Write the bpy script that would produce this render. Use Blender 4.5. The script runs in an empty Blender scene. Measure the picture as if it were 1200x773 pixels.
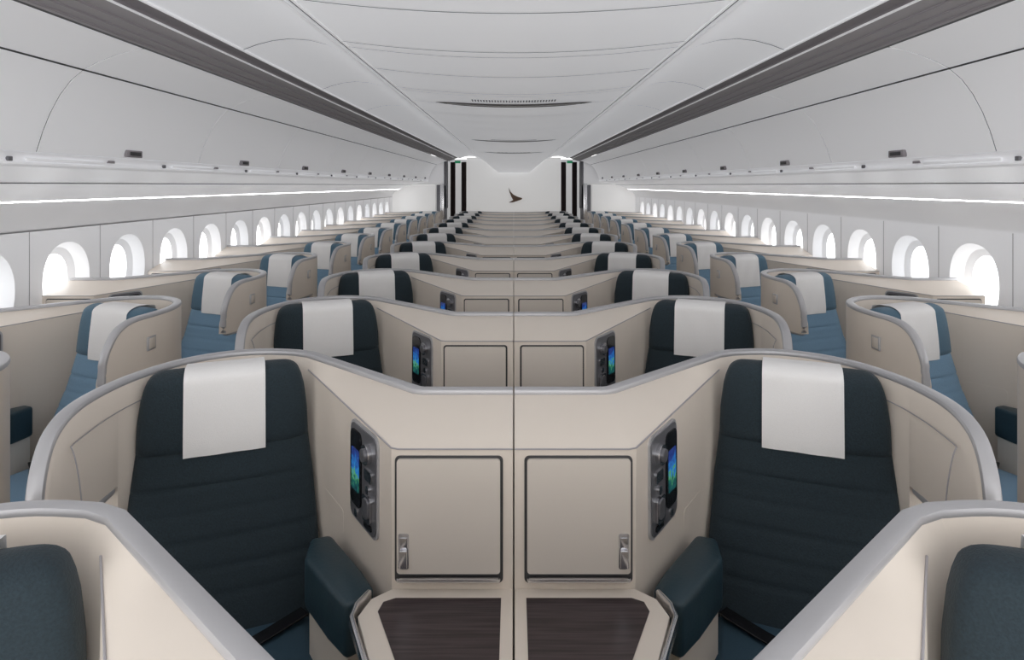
import bpy, bmesh, math
from mathutils import Vector, Matrix
E=1.75
sc=bpy.context.scene
sc.view_settings.view_transform='Standard'
sc.view_settings.look='None'
# ------------------------------------------------------------ materials
def mat(name,col,rough=.5,metal=0,noise=0,nscale=40,bump=0,emit=None,es=0,spec=.5,coat=0,sheen=0):
    m=bpy.data.materials.new(name); m.use_nodes=True
    nt=m.node_tree; b=nt.nodes['Principled BSDF']
    b.inputs['Base Color'].default_value=(*col,1)
    b.inputs['Roughness'].default_value=rough
    b.inputs['Metallic'].default_value=metal
    b.inputs['Specular IOR Level'].default_value=spec
    b.inputs['Coat Weight'].default_value=coat
    b.inputs['Sheen Weight'].default_value=sheen
    if noise or bump:
        tc=nt.nodes.new('ShaderNodeTexCoord'); n=nt.nodes.new('ShaderNodeTexNoise')
        n.inputs['Scale'].default_value=nscale; n.inputs['Detail'].default_value=3
        nt.links.new(tc.outputs['Object'],n.inputs['Vector'])
        if noise:
            r=nt.nodes.new('ShaderNodeMix'); r.data_type='RGBA'
            r.inputs[6].default_value=(*[c*(1-noise) for c in col],1)
            r.inputs[7].default_value=(*[min(1,c*(1+noise)) for c in col],1)
            nt.links.new(n.outputs['Fac'],r.inputs[0]); nt.links.new(r.outputs[2],b.inputs['Base Color'])
        if bump:
            bp=nt.nodes.new('ShaderNodeBump'); bp.inputs['Strength'].default_value=bump
            bp.inputs['Distance'].default_value=.002
            nt.links.new(n.outputs['Fac'],bp.inputs['Height']); nt.links.new(bp.outputs['Normal'],b.inputs['Normal'])
    if emit:
        b.inputs['Emission Color'].default_value=(*emit,1); b.inputs['Emission Strength'].default_value=es
    return m
BEIGE=mat('shell_beige',(.79,.71,.625),.40,noise=.02,nscale=6)
BEIGE2=mat('panel_beige',(.71,.645,.57),.45,noise=.02,nscale=6)
DOORB=mat('cabinet_taupe',(.68,.62,.555),.4)
RIM=mat('rim_grey',(.47,.465,.48),.32,metal=.25)
CHROME=mat('chrome',(.7,.7,.72),.2,metal=1)
NAVY=mat('fabric_navy',(.013,.026,.035),.85,noise=.55,nscale=220,bump=.7,sheen=.06)
BLUE_LIT=mat('fabric_window_lit',(.18,.31,.44),.85,noise=.25,nscale=350,bump=.5,sheen=.15)  # window seats: brighter window lighting put into the fabric colour
CUSHW_LIT=mat('fabric_headrest_window_lit',(.075,.15,.215),.85,noise=.25,nscale=350,bump=.5,sheen=.15)  # window-side headrests, light from the windows painted as a paler blue
CUSH=mat('fabric_cushion_blue',(.03,.070,.105),.85,noise=.25,nscale=350,bump=.5)
LEATH=mat('leather_teal',(.020,.046,.062),.40,noise=.1,nscale=120,bump=.25)
CLOTH=mat('linen_white',(.86,.845,.835),.9,noise=.05,nscale=400,bump=.4)
DARK=mat('gap_dark',(.05,.05,.052),.6)
BLACK=mat('gloss_black',(.01,.01,.012),.15)
PLATE=mat('controller_plate',(.17,.17,.185),.35,metal=.4)
WHITE=mat('bin_white_glow',(.84,.84,.86),.38,noise=.01,nscale=3,emit=(.97,.975,1),es=.15)  # bins are no lamps; emission added to lift their brightness
WALLW=mat('sidewall_white_glow',(.84,.84,.855),.5,noise=.01,nscale=5,emit=(.97,.975,1),es=.09)  # faint glow put into the sidewalls as fill light
LITW=mat('bulkhead_white_glow',(.84,.84,.84),.5,noise=.01,nscale=5,emit=(1,.99,.97),es=.22)  # added emission stands in for missing light on the rear walls
CEIL=mat('ceiling_white_glow',(.80,.805,.83),.45,noise=.01,nscale=3,emit=(.95,.965,1),es=.23)  # ceiling panels made to glow as added fill for the cabin
BAND=mat('recess_mauve',(.27,.25,.265),.5)
BAND2=mat('recess_mauve_light',(.38,.36,.375),.5)
SEAM=mat('seam_grey',(.15,.15,.16),.6)
LED=mat('led_strip',(1,1,1),.5,emit=(.98,.98,1),es=8)
GLASS=mat('window_daylight',(1,1,1),.3,emit=(.95,.98,1),es=3.6)
CARPET=mat('carpet',(.10,.105,.115),.95,noise=.4,nscale=200,bump=.6)
CURT=mat('curtain_brown',(.09,.065,.065),.9)
BRONZE=mat('bronze',(.12,.07,.045),.4,metal=.3)
GREEN=mat('exit_sign',(.02,.30,.12),.5,emit=(.05,.6,.3),es=.15)
OUT=mat('fuselage_grey',(.16,.16,.16),.8)
# wood
WOOD=bpy.data.materials.new('dark_wood'); WOOD.use_nodes=True
nt=WOOD.node_tree; b=nt.nodes['Principled BSDF']; b.inputs['Roughness'].default_value=.32
tc=nt.nodes.new('ShaderNodeTexCoord'); mp=nt.nodes.new('ShaderNodeMapping'); mp.inputs['Scale'].default_value=(3,90,3)
nz=nt.nodes.new('ShaderNodeTexNoise'); nz.inputs['Scale'].default_value=2; nz.inputs['Detail'].default_value=6
cr=nt.nodes.new('ShaderNodeValToRGB'); cr.color_ramp.elements[0].color=(.020,.013,.015,1); cr.color_ramp.elements[1].color=(.062,.043,.047,1)
cr.color_ramp.elements[0].position=.35; cr.color_ramp.elements[1].position=.65
nt.links.new(tc.outputs['Object'],mp.inputs[0]); nt.links.new(mp.outputs[0],nz.inputs[0]); nt.links.new(nz.outputs['Fac'],cr.inputs[0]); nt.links.new(cr.outputs[0],b.inputs['Base Color'])
# screen
SCREEN=bpy.data.materials.new('screen'); SCREEN.use_nodes=True
nt=SCREEN.node_tree; b=nt.nodes['Principled BSDF']; b.inputs['Roughness'].default_value=.1; b.inputs['Base Color'].default_value=(.01,.01,.02,1)
tc=nt.nodes.new('ShaderNodeTexCoord'); sp=nt.nodes.new('ShaderNodeSeparateXYZ'); cr=nt.nodes.new('ShaderNodeValToRGB')
nz=nt.nodes.new('ShaderNodeTexNoise'); nz.inputs['Scale'].default_value=70
ad=nt.nodes.new('ShaderNodeMath'); ad.operation='MULTIPLY_ADD'; ad.inputs[1].default_value=.12
mr=nt.nodes.new('ShaderNodeMapRange'); mr.inputs[1].default_value=.95; mr.inputs[2].default_value=1.10
nt.links.new(tc.outputs['Object'],sp.inputs[0]); nt.links.new(tc.outputs['Object'],nz.inputs[0])
nt.links.new(nz.outputs['Fac'],ad.inputs[0]); nt.links.new(sp.outputs['Z'],ad.inputs[2]); nt.links.new(ad.outputs[0],mr.inputs[0]); nt.links.new(mr.outputs[0],cr.inputs[0])
els=cr.color_ramp.elements; els[0].color=(.004,.008,.03,1); els[1].color=(.01,.02,.10,1)
for p,c in ((.3,(.01,.12,.10,1)),(.42,(.10,.36,.12,1)),(.52,(.02,.20,.55,1)),(.75,(.02,.05,.25,1))):
    e=els.new(p); e.color=c
nt.links.new(cr.outputs[0],b.inputs['Emission Color']); b.inputs['Emission Strength'].default_value=.8

# ------------------------------------------------------------ mesh helpers
def mkmesh(name,verts,faces,mats,fm=None,smooth=35):
    me=bpy.data.meshes.new(name); me.from_pydata([tuple(v) for v in verts],[],faces)
    if not isinstance(mats,(list,tuple)): mats=[mats]
    for m in mats: me.materials.append(m)
    if fm:
        for p,i in zip(me.polygons,fm): p.material_index=i
    bm=bmesh.new(); bm.from_mesh(me); bmesh.ops.remove_doubles(bm,verts=bm.verts,dist=1e-5)
    bmesh.ops.recalc_face_normals(bm,faces=bm.faces); bm.to_mesh(me); bm.free()
    if smooth:
        for p in me.polygons: p.use_smooth=True
        me.set_sharp_from_angle(angle=math.radians(smooth))
    me.update(); return me
def obj(name,me,parent=None,loc=(0,0,0)):
    o=bpy.data.objects.new(name,me); sc.collection.objects.link(o); o.location=loc
    if parent: o.parent=parent
    return o
def join(parts):
    V=[];F=[];M=[]
    for v,f,m in parts:
        o=len(V); V+=[Vector(x) for x in v]; F+=[tuple(i+o for i in q) for q in f]; M+=[m]*len(f)
    return V,F,M
def prism(poly,z0,z1,bev=0,seg=3):
    bm=bmesh.new(); vs=[bm.verts.new((p[0],p[1],z0)) for p in poly]; f=bm.faces.new(vs)
    r=bmesh.ops.extrude_face_region(bm,geom=[f]); 
    for v in r['geom']:
        if isinstance(v,bmesh.types.BMVert): v.co.z=z1
    bmesh.ops.recalc_face_normals(bm,faces=bm.faces)
    if bev: bmesh.ops.bevel(bm,geom=bm.edges[:],offset=bev,segments=seg,affect='EDGES',profile=.5,clamp_overlap=True)
    bm.verts.index_update()
    V=[v.co.copy() for v in bm.verts]; F=[tuple(v.index for v in f.verts) for f in bm.faces]; bm.free(); return V,F
def box(c,s,bev=0,M=None,seg=2):
    x,y,z=s[0]/2,s[1]/2,s[2]/2
    V,F=prism([(-x,-y),(x,-y),(x,y),(-x,y)],-z,z,bev,seg)
    V=[v+Vector(c) for v in V]
    if M: V=[M@v for v in V]
    return V,F
def rrect(w,h,r,n=5):
    P=[]
    for cx,cy,a0 in ((w/2-r,h/2-r,0),(-w/2+r,h/2-r,90),(-w/2+r,-h/2+r,180),(w/2-r,-h/2+r,270)):
        for i in range(n+1):
            a=math.radians(a0+90*i/n); P.append((cx+r*math.cos(a),cy+r*math.sin(a)))
    return P
def cyl(r,h,n=20,bev=0):
    return prism([(r*math.cos(2*math.pi*i/n),r*math.sin(2*math.pi*i/n)) for i in range(n)],0,h,0)
def tube(path,w,h,closed=False,n=8,up=(0,0,1)):
    V=[];F=[];P=[Vector(p) for p in path]; L=len(P); k=None
    sec=rrect(w,h,min(w,h)*.38,2); k=len(sec)
    prevS=None
    for i,p in enumerate(P):
        t=(P[min(i+1,L-1)]-P[max(i-1,0)]).normalized()
        s=t.cross(Vector(up))
        if s.length<.35 and prevS is not None: s=prevS
        s.normalize(); prevS=s
        u=s.cross(t).normalized()
        for a,b_ in sec: V.append(p+s*a+u*b_)
    for i in range(L-1):
        for j in range(k):
            F.append((i*k+j,i*k+(j+1)%k,(i+1)*k+(j+1)%k,(i+1)*k+j))
    F.append(tuple(range(k))); F.append(tuple((L-1)*k+j for j in range(k)))
    return V,F
def catmull(P,n=5):
    P=[Vector(p) for p in P]; R=[]
    for i in range(len(P)-1):
        p0=P[max(i-1,0)];p1=P[i];p2=P[i+1];p3=P[min(i+2,len(P)-1)]
        for k in range(n):
            t=k/n
            R.append(.5*((2*p1)+(-p0+p2)*t+(2*p0-5*p1+4*p2-p3)*t*t+(-p0+3*p1-3*p2+p3)*t**3))
    R.append(P[-1]); return R

# ------------------------------------------------------------ suite template (u across from seam, d along cabin, z)
A=math.radians(22); CU,CD=.900,.175
def loc(s,f,z):
    return Vector((CU+s*math.cos(A)-f*math.sin(A), CD-s*math.sin(A)-f*math.cos(A), z))
def lerp_tab(tab,z):
    if z<=tab[0][0]: return tab[0][1]
    for (a,va),(b_,vb) in zip(tab,tab[1:]):
        if z<=b_: 
            t=(z-a)/(b_-a); return va+(vb-va)*t
    return tab[-1][1]
NEXP=4.0
def loft(zs,wf,cf,tf,n=44):
    V=[];F=[]
    for z in zs:
        w,c,t=wf(z),cf(z),tf(z)
        for i in range(n):
            a=2*math.pi*i/n; ca,sa=math.cos(a),math.sin(a)
            s=w*math.copysign(abs(ca)**(2/NEXP),ca); f=c+t*math.copysign(abs(sa)**(2/NEXP),sa)
            V.append(loc(s,f,z))
    for r in range(len(zs)-1):
        for i in range(n): F.append((r*n+i,r*n+(i+1)%n,(r+1)*n+(i+1)%n,(r+1)*n+i))
    F.append(tuple(range(n))); F.append(tuple((len(zs)-1)*n+i for i in range(n)))
    return V,F
ZT=1.178
def hr_w(z):
    w=lerp_tab([(.93,.248),(1.03,.245),(1.10,.236),(1.14,.226)],z)
    if z>ZT-.05: q=(z-(ZT-.05))/.05; w=w-(.06*(1-math.sqrt(max(0,1-q*q))))
    if z<.95: w-=.02*((.95-z)/.02)**2
    return w
def hr_t(z):
    t=.062
    if z>ZT-.035: q=(z-(ZT-.035))/.035; t*=math.sqrt(max(.01,1-q*q))
    if z<.955: q=(.955-z)/.03; t*=math.sqrt(max(.1,1-.8*q*q))
    return t
def hr_c(z): return -.045+ (ZT-z)*.10
def zrange(a,b,n): return [a+(b-a)*i/n for i in range(n+1)]
HRZ=zrange(.93,ZT-.06,10)+[ZT-.06+.06*math.sin(math.pi/2*i/9) for i in range(1,10)]
hr=loft(HRZ,hr_w,hr_c,hr_t)
def hfront(s,z): 
    w,c,t=hr_w(z),hr_c(z),hr_t(z); return c+t*(max(0,1-abs(s/w)**NEXP))**(1/NEXP)
V=[];F=[];ns=10; zs=[.930,.936]+[z for z in HRZ if z>=.94]
for z in zs:
    zz=max(z,.955); 
    for i in range(ns+1):
        s=-.116+.232*i/ns
        V.append(loc(s,hfront(s,zz)+.005+.0015*math.sin(i*1.3+z*20),z+(.004 if z>1.14 else 0)))
for k in range(1,6):
    z=[ZT+.004,ZT+.003,ZT-.007,1.14,1.07][k-1]
    f=[-.01,-.05,-.095,-.10,-.10][k-1]
    for i in range(ns+1):
        s=-.115+.23*i/ns; V.append(loc(s,hr_c(ZT)+.045+f-.035,z))
tot=len(V)//(ns+1)
for q in range(tot-1):
    for i in range(ns): F.append((q*(ns+1)+i,q*(ns+1)+i+1,(q+1)*(ns+1)+i+1,(q+1)*(ns+1)+i))
cover=(V,F)
seams=[.845,.775,.705,.635,.57]
bz=sorted(set([.40]+zrange(.42,.96,66)))
def b_w(z): return lerp_tab([(.40,.245),(.5,.262),(.65,.272),(.82,.262),(.96,.246)],z)
def b_c(z): return lerp_tab([(.40,.18),(.6,.095),(.8,.01),(.96,-.03)],z)
def b_t(z):
    t=.060
    for q in seams: t-=.006*math.exp(-((z-q)/.006)**2)
    if z>.93: t-=.02*((z-.93)/.03)**2
    return t
back=loft(bz,b_w,b_c,b_t)
ML=Matrix(((math.cos(A),-math.sin(A),0,CU),(-math.sin(A),-math.cos(A),0,CD),(0,0,1,0),(0,0,0,1)))
def lbox(c,s,bev): return box(c,s,bev,ML,4)
cushion=lbox((0,.42,.415),(.50,.50,.13),.045)
base=lbox((0,.32,.21),(.46,.56,.28),.02)
foot=lbox((0,.32,.035),(.40,.46,.07),.01)
belt=[tube([loc(-.22,.22,.50),loc(-.12,.27,.492),loc(-.02,.32,.488),loc(.05,.35,.488)],.045,.006),
      tube([loc(.22,.22,.50),loc(.15,.29,.492),loc(.08,.36,.488)],.045,.006)]
buckle=lbox((.05,.355,.493),(.06,.05,.014),.004)
ZL=1.152
TP=[(.77,.43,ZL),(.86,.432,ZL+.003),(.95,.408,ZL+.005),(1.035,.35,ZL+.006),(1.10,.26,ZL+.007),(1.135,.15,ZL+.008),(1.148,.05,ZL+.010),(1.145,-.06,ZL+.012),(1.133,-.15,ZL+.012),(1.120,-.225,ZL+.003),(1.108,-.285,1.130),(1.098,-.325,1.085),(1.090,-.35,1.03),(1.085,-.362,.965)]
U0=.0015
pathT=[Vector((U0,0,ZL)),Vector((.26,0,ZL)),Vector((.29,.012,ZL))]+[Vector((.29+.43*t,.012+.395*t,ZL)) for t in (.25,.5,.75,1)]+catmull(TP,3)
nC=len(pathT)
norm=[]
for i in range(nC):
    t=(pathT[min(i+1,nC-1)]-pathT[max(i-1,0)]); t.z=0
    if t.length<1e-4: t=Vector((0,-1,0))
    t.normalize(); norm.append(Vector((-t.y,t.x,0)))
norm[0]=Vector((0,1,0)); norm[-1]=norm[-2]=Vector((1,0,0))
TH=.034
V=[];F=[];M=[]
cols=[]
for i,p in enumerate(pathT):
    n=norm[i]
    if i==0: Mi,Bi=Vector((U0,-.245,1.095)),Vector((U0,-.245,.72))
    elif i==1: Mi,Bi=Vector((.285,-.245,1.095)),Vector((.285,-.245,.72))
    elif i==2: Mi,Bi=Vector((.305,-.237,1.095)),Vector((.303,-.237,.72))
    elif i<=6:
        t=(i-2)/4; Mi=Vector((.305+.395*t,-.237+.60*t,1.095+.025*t)); Bi=Vector((.303+.32*t,-.237+.46*t,.72-.12*t))
    else:
        Mi=p-n*.008; Mi.z-=.035; Bi=p-n*.025; Bi.z=.60
        if p.y>.2: Bi=p-n*(.025+.10*max(0,(1-(p.x-.77)/.3))); Bi.z=.60
    wing=(i>6 and p.y<.02)
    if wing: Bi=p-n*.010; Bi.z=min(.885,p.z-.04); Mi.z=max(Mi.z,Bi.z+.01) 
    inn=[p-n*.0,Mi,Bi]
    if not wing: inn.append(Vector((Bi.x,Bi.y,.05)))
    else: inn.append(Vector(Bi))
    o0=p+n*TH; 
    zb=.05 if not wing else Bi.z
    outc=[o0,Vector((o0.x,o0.y,(o0.z+zb)/2)),Vector((o0.x,o0.y,zb))]
    cols.append(inn+outc[::-1])
jw=next(i for i in range(7,nC) if pathT[i].y<.02)
dup=[v.copy() for v in cols[jw]]
for v in dup: v.y+=.004
dup[3].z=.05; dup[4].z=.05; dup[2].z=.6
cols.insert(jw,dup)
K=len(cols[0])
for c in cols: V+=c
for i in range(len(cols)-1):
    for j in range(K):
        a,b_=i*K+j,i*K+(j+1)%K; F.append((a,b_,b_+K,a+K)); M.append(0)
F.append(tuple(range(K))); M.append(0)
e=(len(cols)-1)*K; F.append(tuple(e+j for j in range(K))); M.append(0)
shell=(V,F,0)
rimpath=[p+norm[i]*TH*.5+Vector((0,0,.004)) for i,p in enumerate(pathT)]
rimpath+= [Vector((1.102,-.366,.93)),Vector((1.102,-.358,.90)),Vector((1.105,-.33,.882)),Vector((1.118,-.25,.878)),Vector((1.145,-.1,.877)),Vector((1.158,.0,.877))]
rim=tube(rimpath,.037,.022)
bead=tube([Vector((U0,-.2465,1.096)),Vector((.285,-.2465,1.096)),Vector((.305,-.238,1.096)),Vector((.70,.362,1.121))],.004,.004)
pl=[]
for i in range(8,nC):
    p=pathT[i]; n=norm[i]
    if p.y>.26: continue
    q=p-n*.014; q.z=min(p.z-.055,1.10)
    if p.y<-.24: q.y=-.24; q.z=p.z-.05
    pl.append(q)
pl.append(Vector((1.09,-.24,.90)))
FY=-.245
def faceplate(u0,u1,z0,z1,y,th,r):
    P=rrect(u1-u0,z1-z0,r); Vv,Ff=prism(P,0,th,0)
    Rv=[Vector(((u0+u1)/2+v.x, y-v.z, (z0+z1)/2+v.y)) for v in Vv]; return Rv,Ff
door_parts=[(*faceplate(.026,.294,.766,1.080,FY-.0002,.003,.012),1),
            (*faceplate(.033,.288,.792,1.074,FY-.003,.008,.008),0),
            (*box((.16,FY-.012,.781),(.255,.018,.008),.003),2),
            (*box((.16,FY-.006,.773),(.25,.006,.010),.002),3),
            (*faceplate(.258,.284,.805,.892,FY-.010,.003,.005),2),
            (*box((.271,FY-.018,.832),(.020,.012,.045),.004),2),
            (*box((.271,FY-.0135,.868),(.018,.004,.03),.002),3)]
fa=Vector((.305,-.237,0)); fb=Vector((.303,-.237,0)); fd2=Vector((.32,.46,0)); 
def facept(t,z):
    bot=fb+fd2*t; top=fa+Vector((.395,.60,0))*t
    zb=.72-.12*t; zt=1.095+.025*t; k=(z-zb)/(zt-zb)
    q=bot.lerp(top,k); q.z=z; return q
C=facept(.265,.958); X1=(facept(.5,.965)-facept(.06,.965)).normalized(); Z1=(facept(.28,1.05)-facept(.28,.85)).normalized(); N1=X1.cross(Z1).normalized()
if N1.y>0: N1=-N1
Z1=N1.cross(X1); Z1=Z1 if Z1.z>0 else -Z1
def onface(P,F_,cx,cz,off):
    return [C+X1*(cx+v.x)+Z1*(cz+v.y)+N1*(off+v.z) for v in P],F_
def fplate(w,h,r,th,cx,cz,off): return onface(*prism(rrect(w,h,r),0,th,0),cx,cz,off)
def fcyl(r,h,cx,cz,off): return onface(*cyl(r,h),cx,cz,off)
ctrl=[(*fplate(.20,.272,.028,.006,0,0,0),0),(*fplate(.186,.258,.024,.003,0,0,.006),1),
      (*fplate(.080,.205,.02,.004,.044,.012,.009),2),(*fplate(.056,.115,.006,.001,.044,.008,.013),3),
      (*fcyl(.027,.012,-.042,.078,.009),4),(*fcyl(.017,.016,-.042,.078,.012),1),
      (*fplate(.05,.03,.008,.004,-.046,.022,.009),4),(*fcyl(.012,.006,-.046,-.015,.009),4),
      (*fplate(.055,.07,.012,.008,-.045,-.065,.009),4),(*fplate(.035,.05,.01,.003,-.045,-.063,.017),1),
      (*fplate(.05,.014,.005,.004,-.045,-.112,.009),2),(*fplate(.02,.02,.005,.003,.044,-.112,.009),4)]
cub=[(*fplate(.20,.085,.02,.003,.26,-.195,-.002),0),(*fplate(.188,.073,.018,.002,.26,-.195,.0012),1)]
tbl=[(U0,-.245),(.30,-.245),(.345,-.285),(.362,-.35),(.30,-.50),(.22,-.66),(.20,-1.0),(U0,-1.0)]
tblP=prism(tbl,.722,.75,.003,2)
tblB=prism([(.003,-.25),(.29,-.25),(.33,-.30),(.34,-.35),(.28,-.49),(.20,-.65),(.18,-.98),(.003,-.98)],.05,.723)
wood=prism([(.03,-.285),(.285,-.285),(.312,-.30),(.318,-.335),(.25,-.49),(.18,-.65),(.165,-.96),(.03,-.96)],.7505,.752)
trimm=tube([(.352,-.27,.748),(.372,-.32,.748),(.372,-.365,.748),(.31,-.505,.748),(.225,-.67,.748)],.012,.03)
arm=prism([(.585,.015),(.53,.035),(.40,-.14),(.352,-.215),(.372,-.262),(.405,-.29),(.47,-.22),(.57,-.09)],.60,.737,.014,3)
armb=prism([(.57,.01),(.53,.02),(.40,-.15),(.37,-.215),(.405,-.27),(.46,-.21),(.555,-.09)],.05,.61)
side=prism([(1.02,-.80),(1.11,-.80),(1.14,-.05),(1.10,-.05)],.05,.56,.01)
sidep=prism([(1.015,-.78),(1.115,-.78),(1.14,-.08),(1.09,-.08)],.56,.60,.012)
emb=box((1.174,-.08,1.05),(.016,.060,.060),.001); emb2=box((1.1825,-.08,1.05),(.002,.046,.046),.0005)

def mirror(V,sg): return [Vector((v[0]*sg,v[1],v[2])) for v in V]
def tmpl(sg,window):
    fab=BLUE_LIT if window else NAVY; hfab=CUSHW_LIT if window else NAVY
    D={}
    def add(name,parts,mats,sm=35):
        V,F,M=join(parts)
        if window:
            if name in ('seat_back','headrest','headrest_cover','seat_cushion','seat_base','seat_belt'):
                V=[Vector((v.x+.005,v.y-.085,v.z)) for v in V]
            elif name in ('shell','shell_rim','panel_bead'):
                # window suites have a slightly shorter privacy wing
                V=[Vector((v.x,(-.12+(v.y+.12)*.78) if (v.x>.9 and v.y<-.12) else v.y,v.z)) for v in V]
        D[name]=mkmesh(name,mirror(V,sg),F,mats,M,sm)
    add('shell',[shell],[BEIGE],28)
    add('shell_rim',[(*rim,0)],[RIM],40)
    add('panel_bead',[(*bead,0),(*tube(pl,.003,.003),0)],[BAND2])
    add('cabinet_door',door_parts,[DOORB,DARK,CHROME,CHROME])
    add('seat_controller',ctrl,[RIM,PLATE,BLACK,SCREEN,CHROME])
    add('cubby',cub,[BEIGE2,BEIGE])
    add('console_table',[(*tblP,0),(*tblB,0),(*wood,1),(*trimm,2)],[BEIGE,WOOD,CHROME])
    add('armrest',[(*arm,0),(*armb,1)],[LEATH,BEIGE2],50)
    add('seat_surround',[(*side,0),(*sidep,1)],[BEIGE2,LEATH])
    add('seat_back',[(*back,0)],[fab],60)
    add('headrest',[(*hr,0)],[hfab],60)
    add('headrest_cover',[(*cover,0)],[CLOTH],60)
    add('seat_cushion',[(*cushion,0)],[BLUE_LIT if window else CUSH],60)
    add('seat_base',[(*base,0),(*foot,1)],[BEIGE2,DARK])
    add('seat_belt',[(*belt[0],0),(*belt[1],0),(*buckle,1)],[BLACK,CHROME])
    add('number_plate',[(*emb,0),(*emb2,1)],[RIM,BEIGE2])
    return D
T={(s,w):tmpl(s,w) for s in (-1,1) for w in (0,1)}
WO=2.79
for r in range(13):
    D0=.745+1.12*r
    for ox,sg,w in ((-.0005,-1,0),(.0005,1,0),(-WO,1,1),(WO,-1,1)):
        e=bpy.data.objects.new('business_class_suite',None); sc.collection.objects.link(e); e.location=(ox,D0,0)
        for n,me in T[(sg,w)].items(): obj(n,me,e)

# ------------------------------------------------------------ cabin shell
Y0,Y1=-1.0,15.2
def ext(name,pts,y0,y1,mats,fm=None,sm=30,parent=None):
    V=[(p[0],y,p[1]+E) for y in (y0,y1) for p in pts]; n=len(pts)
    F=[(i,i+1,n+i+1,n+i) for i in range(n-1)]
    me=bpy.data.meshes.new(name); me.from_pydata(V,[],F)
    for m in (mats if isinstance(mats,list) else [mats]): me.materials.append(m)
    if fm:
        for p,i in zip(me.polygons,fm): p.material_index=i
    for p in me.polygons: p.use_smooth=True
    me.set_sharp_from_angle(angle=math.radians(sm))
    return obj(name,me,parent)
flo=mkmesh('floor',*box((0,(Y0+Y1+3)/2,-.05),(5.9,Y1-Y0+3,.1)),CARPET,smooth=0); obj('floor',flo)
def zc(x): return .60-.05*(1-(x/.72)**2)
cpts=[(x*.06,zc(x*.06)) for x in range(-12,13)]
R=[(.72,.625),(.745,.628),(.765,.612),(.79,.615),(.86,.650),(.94,.670),(1.03,.677),(1.11,.668),(1.18,.650),(1.24,.628),(1.255,.625),(1.262,.642),(1.31,.634),(1.335,.628),(1.338,.612),(1.42,.592),(1.49,.570),(1.50,.56),(1.50,.66)]
full=[(-a,b_) for a,b_ in R[::-1]]+cpts+R
fm=[]
for i in range(len(full)-1):
    a=full[i]; c=full[i+1]; mx=abs((a[0]+c[0])/2)
    fm.append(0 if mx<1.257 else (1 if mx<1.337 else 2))
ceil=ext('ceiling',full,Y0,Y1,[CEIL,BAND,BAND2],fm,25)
def strip_along(prof,y0,y1,off):
    V=[];F=[];n=len(prof)
    for i,p in enumerate(prof):
        V+= [(p[0],y0,p[1]+E-off),(p[0],y1,p[1]+E-off)]
    for i in range(n-1): F.append((2*i,2*i+1,2*i+3,2*i+2))
    return V,F
parts=[]
d=.22
k=0
while d<14.9:
    parts.append((*strip_along([(x*.06,zc(x*.06)) for x in range(-12,13)],d,d+.007,.002),0))
    if k%2==0:
        for s in (-1,1): parts.append((*strip_along([(s*a,b_) for a,b_ in R[3:11]],d+.3,d+.308,.003),0))
        parts.append((*strip_along([(x*.06,zc(x*.06)) for x in range(-12,13)],d+.11,d+.115,.002),0))
    d+=.62; k+=1
V,F,M=join(parts); obj('trim_ceiling_seams',mkmesh('trim_ceiling_seams',V,F,[SEAM],M,0))
parts=[]
for s in (-1,1):
    for (x,z,w,mi) in ((.714,.598,.010,0),(.742,.622,.022,1),(.765,.609,.010,0),(1.25,.622,.012,0),(1.338,.612,.008,0),(1.40,.594,.004,2),(1.45,.581,.004,2),(1.488,.568,.006,2)):
        parts.append((*box((s*x,(Y0+Y1)/2,E+z),(w,Y1-Y0,.008),.0015),mi))
V,F,M=join(parts); obj('trim_ceiling_rails',mkmesh('trim_ceiling_rails',V,F,[WHITE,SEAM,BAND],M))
BANDD=mat('vent_dark',(.10,.085,.085),.5)
def vent(y,s=1.0):
    parts=[]; n=16; top=[];bot=[]
    for i in range(n+1):
        t=-1+2*i/n; x=.54*s*t; hw=.085*(1-abs(t)**6)+.006
        top.append((x,y+hw)); bot.append((x,y-hw))
    V=[];F=[]
    for (a,b_) in zip(top,bot):
        V+=[(a[0],a[1],E+zc(a[0])-.004),(b_[0],b_[1],E+zc(b_[0])-.004)]
    for i in range(n): F.append((2*i,2*i+1,2*i+3,2*i+2))
    parts.append((V,F,0))
    lip=[Vector((a[0]*.85,a[1]*.0+y,E+zc(a[0]*.85)-.006)) for a in top]
    parts.append((*tube(lip,.02,.003),1))
    for i in range(30):
        for j in range(2):
            x=-.27+.54*i/29; parts.append((*box((x,y-.20-.05*j,E+zc(x)-.002),(.009,.028,.003)),2))
    V,F,M=join(parts); obj('ceiling_air_vent',mkmesh('vent',V,F,[BANDD,RIM,SEAM],M))
vent(4.5); vent(8.2); vent(11.2)
V=[(-.72,11.5,E+.595),(.72,11.5,E+.595),(-.72,15.19,E+.595),(.72,15.19,E+.595),(-.35,12,E+.545),(.35,12,E+.545),(-.35,15.15,E+.29),(.35,15.15,E+.29)]
F=[(4,5,7,6),(0,4,6,2),(1,5,7,3),(2,3,7,6),(0,1,5,4),(0,1,3,2)]
obj('trim_ceiling_drop',mkmesh('drop',V,F,[CEIL],None,0))

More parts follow.
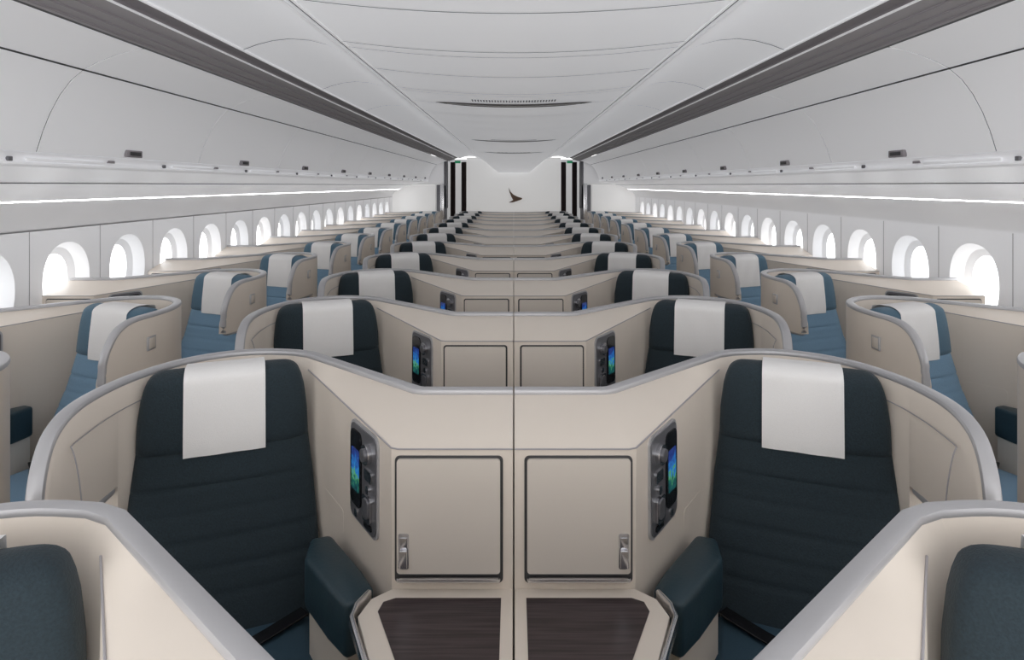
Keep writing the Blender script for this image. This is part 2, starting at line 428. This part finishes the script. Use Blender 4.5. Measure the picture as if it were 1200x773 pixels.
# overhead bins
for s in (-1,1):
    L=1.36; G=.0045
    up=[(1.505,.555),(1.56,.545),(1.62,.528),(1.69,.50),(1.744,.4725)]
    lo=[(1.752,.466),(1.80,.425),(1.845,.365),(1.885,.29),(1.915,.215),(1.935,.15),(1.94,.135)]
    def closed(pts,backp,y0,y1):
        P=[Vector((s*a,0,b_+E)) for a,b_ in pts+backp]; n=len(P)
        V=[p+Vector((0,y0,0)) for p in P]+[p+Vector((0,y1,0)) for p in P]
        F=[(i,(i+1)%n,n+(i+1)%n,n+i) for i in range(n)]+[tuple(range(n)),tuple(range(n,2*n))]
        return V,F
    upm=closed(up,[(2.2,.474),(2.2,.56)],G,L-G)
    lom=closed(lo,[(2.3,.135),(2.3,.464)],G,L-G)
    core=closed([(a+.0035,b_+.002) for a,b_ in up+lo],[(2.28,.15),(2.28,.55)],.001,L-.001)
    lat=box((s*1.925,L/2-.03,E+.158),(.02,.13,.035),.004)
    lat2=box((s*1.913,L/2-.03,E+.158),(.004,.09,.018),.001)
    V,F,M=join([(*upm,0),(*lom,0),(*lat,1),(*lat2,2),(*core,2)])
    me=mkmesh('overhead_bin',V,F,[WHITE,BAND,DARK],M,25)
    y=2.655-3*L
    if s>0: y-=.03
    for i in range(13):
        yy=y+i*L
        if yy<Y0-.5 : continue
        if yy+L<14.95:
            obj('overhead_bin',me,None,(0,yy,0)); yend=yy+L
    und=[(1.94,.132),(1.955,.12),(1.962,.105),(1.955,.09),(1.97,.075),(2.05,.066),(2.15,.050),(2.28,.026),(2.42,-.008),(2.52,-.045),(2.575,-.085)]
    ext('trim_bin_underside',[(s*a,b_) for a,b_ in und],Y0,Y1,WHITE)
    rails=[(*box((s*1.955,(Y0+Y1)/2,E+.088),(.02,Y1-Y0,.012),.003),0),(*box((s*2.34,(Y0+Y1)/2,E+.010),(.008,Y1-Y0,.006),.001),1)]
    yv=Y0+.5
    while yv<14.3:
        rails.append((*box((s*1.952,yv,E+.104),(.012,.5,.014),.004),0))
        rails.append((*box((s*1.956,yv-.33,E+.104),(.014,.022,.018),.002),1))
        rails.append((*box((s*1.9575,yv+.31,E+.112),(.012,.05,.012),.001),2))
        yv+=1.12
    V,F,M=join(rails); obj('trim_bin_rail',mkmesh('rail',V,F,[WHITE,SEAM,BAND],M))
    ext('trim_wash_light',[(s*2.574,-.085),(s*2.618,-.096)],Y0,Y1-.4,LED)
    W=2.80; up_=[(2.60,-.092),(2.66,-.115),(2.72,-.155),(2.765,-.205),(2.79,-.25),(W,-.27)]
    zt,zb=E-.27,.84
    V=[];F=[];MI=[]
    n=len(up_)
    V+=[(s*a,y,b_+E) for y in (Y0,Y1) for a,b_ in up_]; F+=[(i,i+1,n+i+1,n+i) for i in range(n-1)]; MI+=[0]*(n-1)
    o=len(V); V+=[(s*W,Y0,zb),(s*W,Y1,zb),(s*W,Y1,0),(s*W,Y0,0)]; F.append((o,o+1,o+2,o+3)); MI.append(0)
    pw=.645 if s<0 else .64; y=(3.45-6*.645) if s<0 else (3.34-6*.64)
    ysmall=y-pw/2
    o=len(V); V+=[(s*W,Y0,zb),(s*W,ysmall,zb),(s*W,ysmall,zt),(s*W,Y0,zt)]; F.append((o,o+1,o+2,o+3)); MI.append(0)
    N=40; zc0=1.155
    gl=[];glf=[]
    seamparts=[]
    while y+pw/2<Y1-.05:
        rect=[];el=[];ri=[];el2=[]
        hw=pw/2; 
        for i in range(N):
            a=2*math.pi*i/N; ca,sa=math.cos(a),math.sin(a)
            ey=.215*math.copysign(abs(ca)**.9,ca); ez=.24*math.copysign(abs(sa)**.9,sa)
            kx=hw/abs(ca) if abs(ca)>1e-6 else 1e9
            zz=(zt-zc0) if sa>0 else (zc0-zb)
            kz=zz/abs(sa) if abs(sa)>1e-6 else 1e9
            k=min(kx,kz)
            rect.append((s*W,y+ca*k,zc0+sa*k)); el.append((s*W,y+ey,zc0+ez))
            ri.append((s*(W+.07),y+ey*.84,zc0+ez*.86)); el2.append((s*(W+.095),y+ey*.64,zc0+ez*.68))
        o=len(V); V+=rect+el+ri+el2
        for q in range(3):
            for i in range(N):
                j=(i+1)%N
                F.append((o+q*N+i,o+q*N+j,o+(q+1)*N+j,o+(q+1)*N+i)); MI.append(0)
        for cy,cz in ((hw,zt-zc0),(-hw,zt-zc0),(-hw,zb-zc0),(hw,zb-zc0)):
            ang=math.atan2(cz,cy)%(2*math.pi); i=int(ang/(2*math.pi)*N)%N; j=(i+1)%N
            V.append((s*W,y+cy,zc0+cz)); F.append((o+i,o+j,len(V)-1)); MI.append(0)
        g=len(gl); gl+=[(s*(W+.094),v[1],v[2]) for v in el2]; glf.append(tuple(range(g,g+N)))
        seamparts.append((*box((s*(W-.001),y+hw,(zt+zb)/2),(.003,.003,zt-zb)),0))
        y+=pw
    o=len(V); V+=[(s*W,y-pw/2,zb),(s*W,Y1,zb),(s*W,Y1,zt),(s*W,y-pw/2,zt)]; F.append((o,o+1,o+2,o+3)); MI.append(0)
    nm='wall_left' if s<0 else 'wall_right'
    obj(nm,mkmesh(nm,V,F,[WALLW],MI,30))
    obj('window_1' if s<0 else 'window_2',mkmesh('window_panes',gl,glf,[GLASS],None,0))
    V,F,M=join(seamparts); obj('trim_wall_seams',mkmesh('ws',V,F,[BAND2],M,0))
ext('trim_fuselage_skin',[(-2.95,-1.75),(-2.95,.3),(-2.4,.85),(0,1.05),(2.4,.85),(2.95,.3),(2.95,-1.75)],Y0,Y1+3,OUT)
# ------------------------------------------------------------ rear bulkhead
parts=[(*box((0,15.26,1.2),(2.2,.10,2.4),.004),0)]
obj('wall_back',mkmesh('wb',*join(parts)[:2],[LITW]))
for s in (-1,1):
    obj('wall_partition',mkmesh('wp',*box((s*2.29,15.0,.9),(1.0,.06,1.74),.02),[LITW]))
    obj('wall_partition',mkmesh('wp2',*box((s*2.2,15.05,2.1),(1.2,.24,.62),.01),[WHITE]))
    parts=[(*box((s*1.66,15.10,.88),(.22,.26,1.76),.01),0),(*box((s*1.60,15.10,1.19+.6),(.14,.26,1.14),.01),0),(*box((s*1.64,14.962,1.2),(.09,.012,1.9),.004),1)]
    V,F,M=join(parts); obj('wall_wardrobe',mkmesh('wc',V,F,[PLATE,CHROME],M))
    for x0,x1 in ((1.12,1.24),(1.38,1.50)):
        P=[(s*(x0+(x1-x0)*i/48),15.45+.03*math.sin(i/48*40)) for i in range(49)]
        V=[(a,b_,z) for z in (.03,2.30) for a,b_ in P]; F=[(i,i+1,49+i+1,49+i) for i in range(48)]
        obj('aisle_curtain',mkmesh('cur',V,F,[CURT],None,60))
    obj('exit_sign',mkmesh('ex',*box((s*1.30,15.15,2.29),(.13,.03,.06),.005),[GREEN]))
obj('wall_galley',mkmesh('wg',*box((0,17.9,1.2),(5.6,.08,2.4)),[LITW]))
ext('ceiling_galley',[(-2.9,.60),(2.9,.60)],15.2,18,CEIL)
up=[(-.13,.16),(-.09,.07),(-.03,.01),(.05,-.03),(.15,-.06)]; lo=[(.13,-.09),(.04,-.12),(-.04,-.145),(-.13,-.15),(-.04,-.10),(-.075,-.03),(-.11,.06)]
V,F=prism(up+lo,0,.012)
V=[Vector((v.x*1.15+.03,15.205-v.z,1.52+v.y*1.15)) for v in V]
obj('bulkhead_emblem',mkmesh('emblem',V,F,[BRONZE],None,0))

# ------------------------------------------------------------ world, camera
w=bpy.data.worlds.new('World'); sc.world=w; w.use_nodes=True
w.node_tree.nodes['Background'].inputs[0].default_value=(1,.995,.985,1); w.node_tree.nodes['Background'].inputs[1].default_value=2.6
cam=bpy.data.cameras.new('Camera'); co=bpy.data.objects.new('Camera',cam); sc.collection.objects.link(co)
co.location=(0,0,E); co.rotation_euler=(math.pi/2,0,0)
cam.sensor_width=36; cam.lens=765/1200*36; cam.shift_x=-2/1200; cam.shift_y=-169.5/1200; cam.clip_start=.05
sc.camera=co
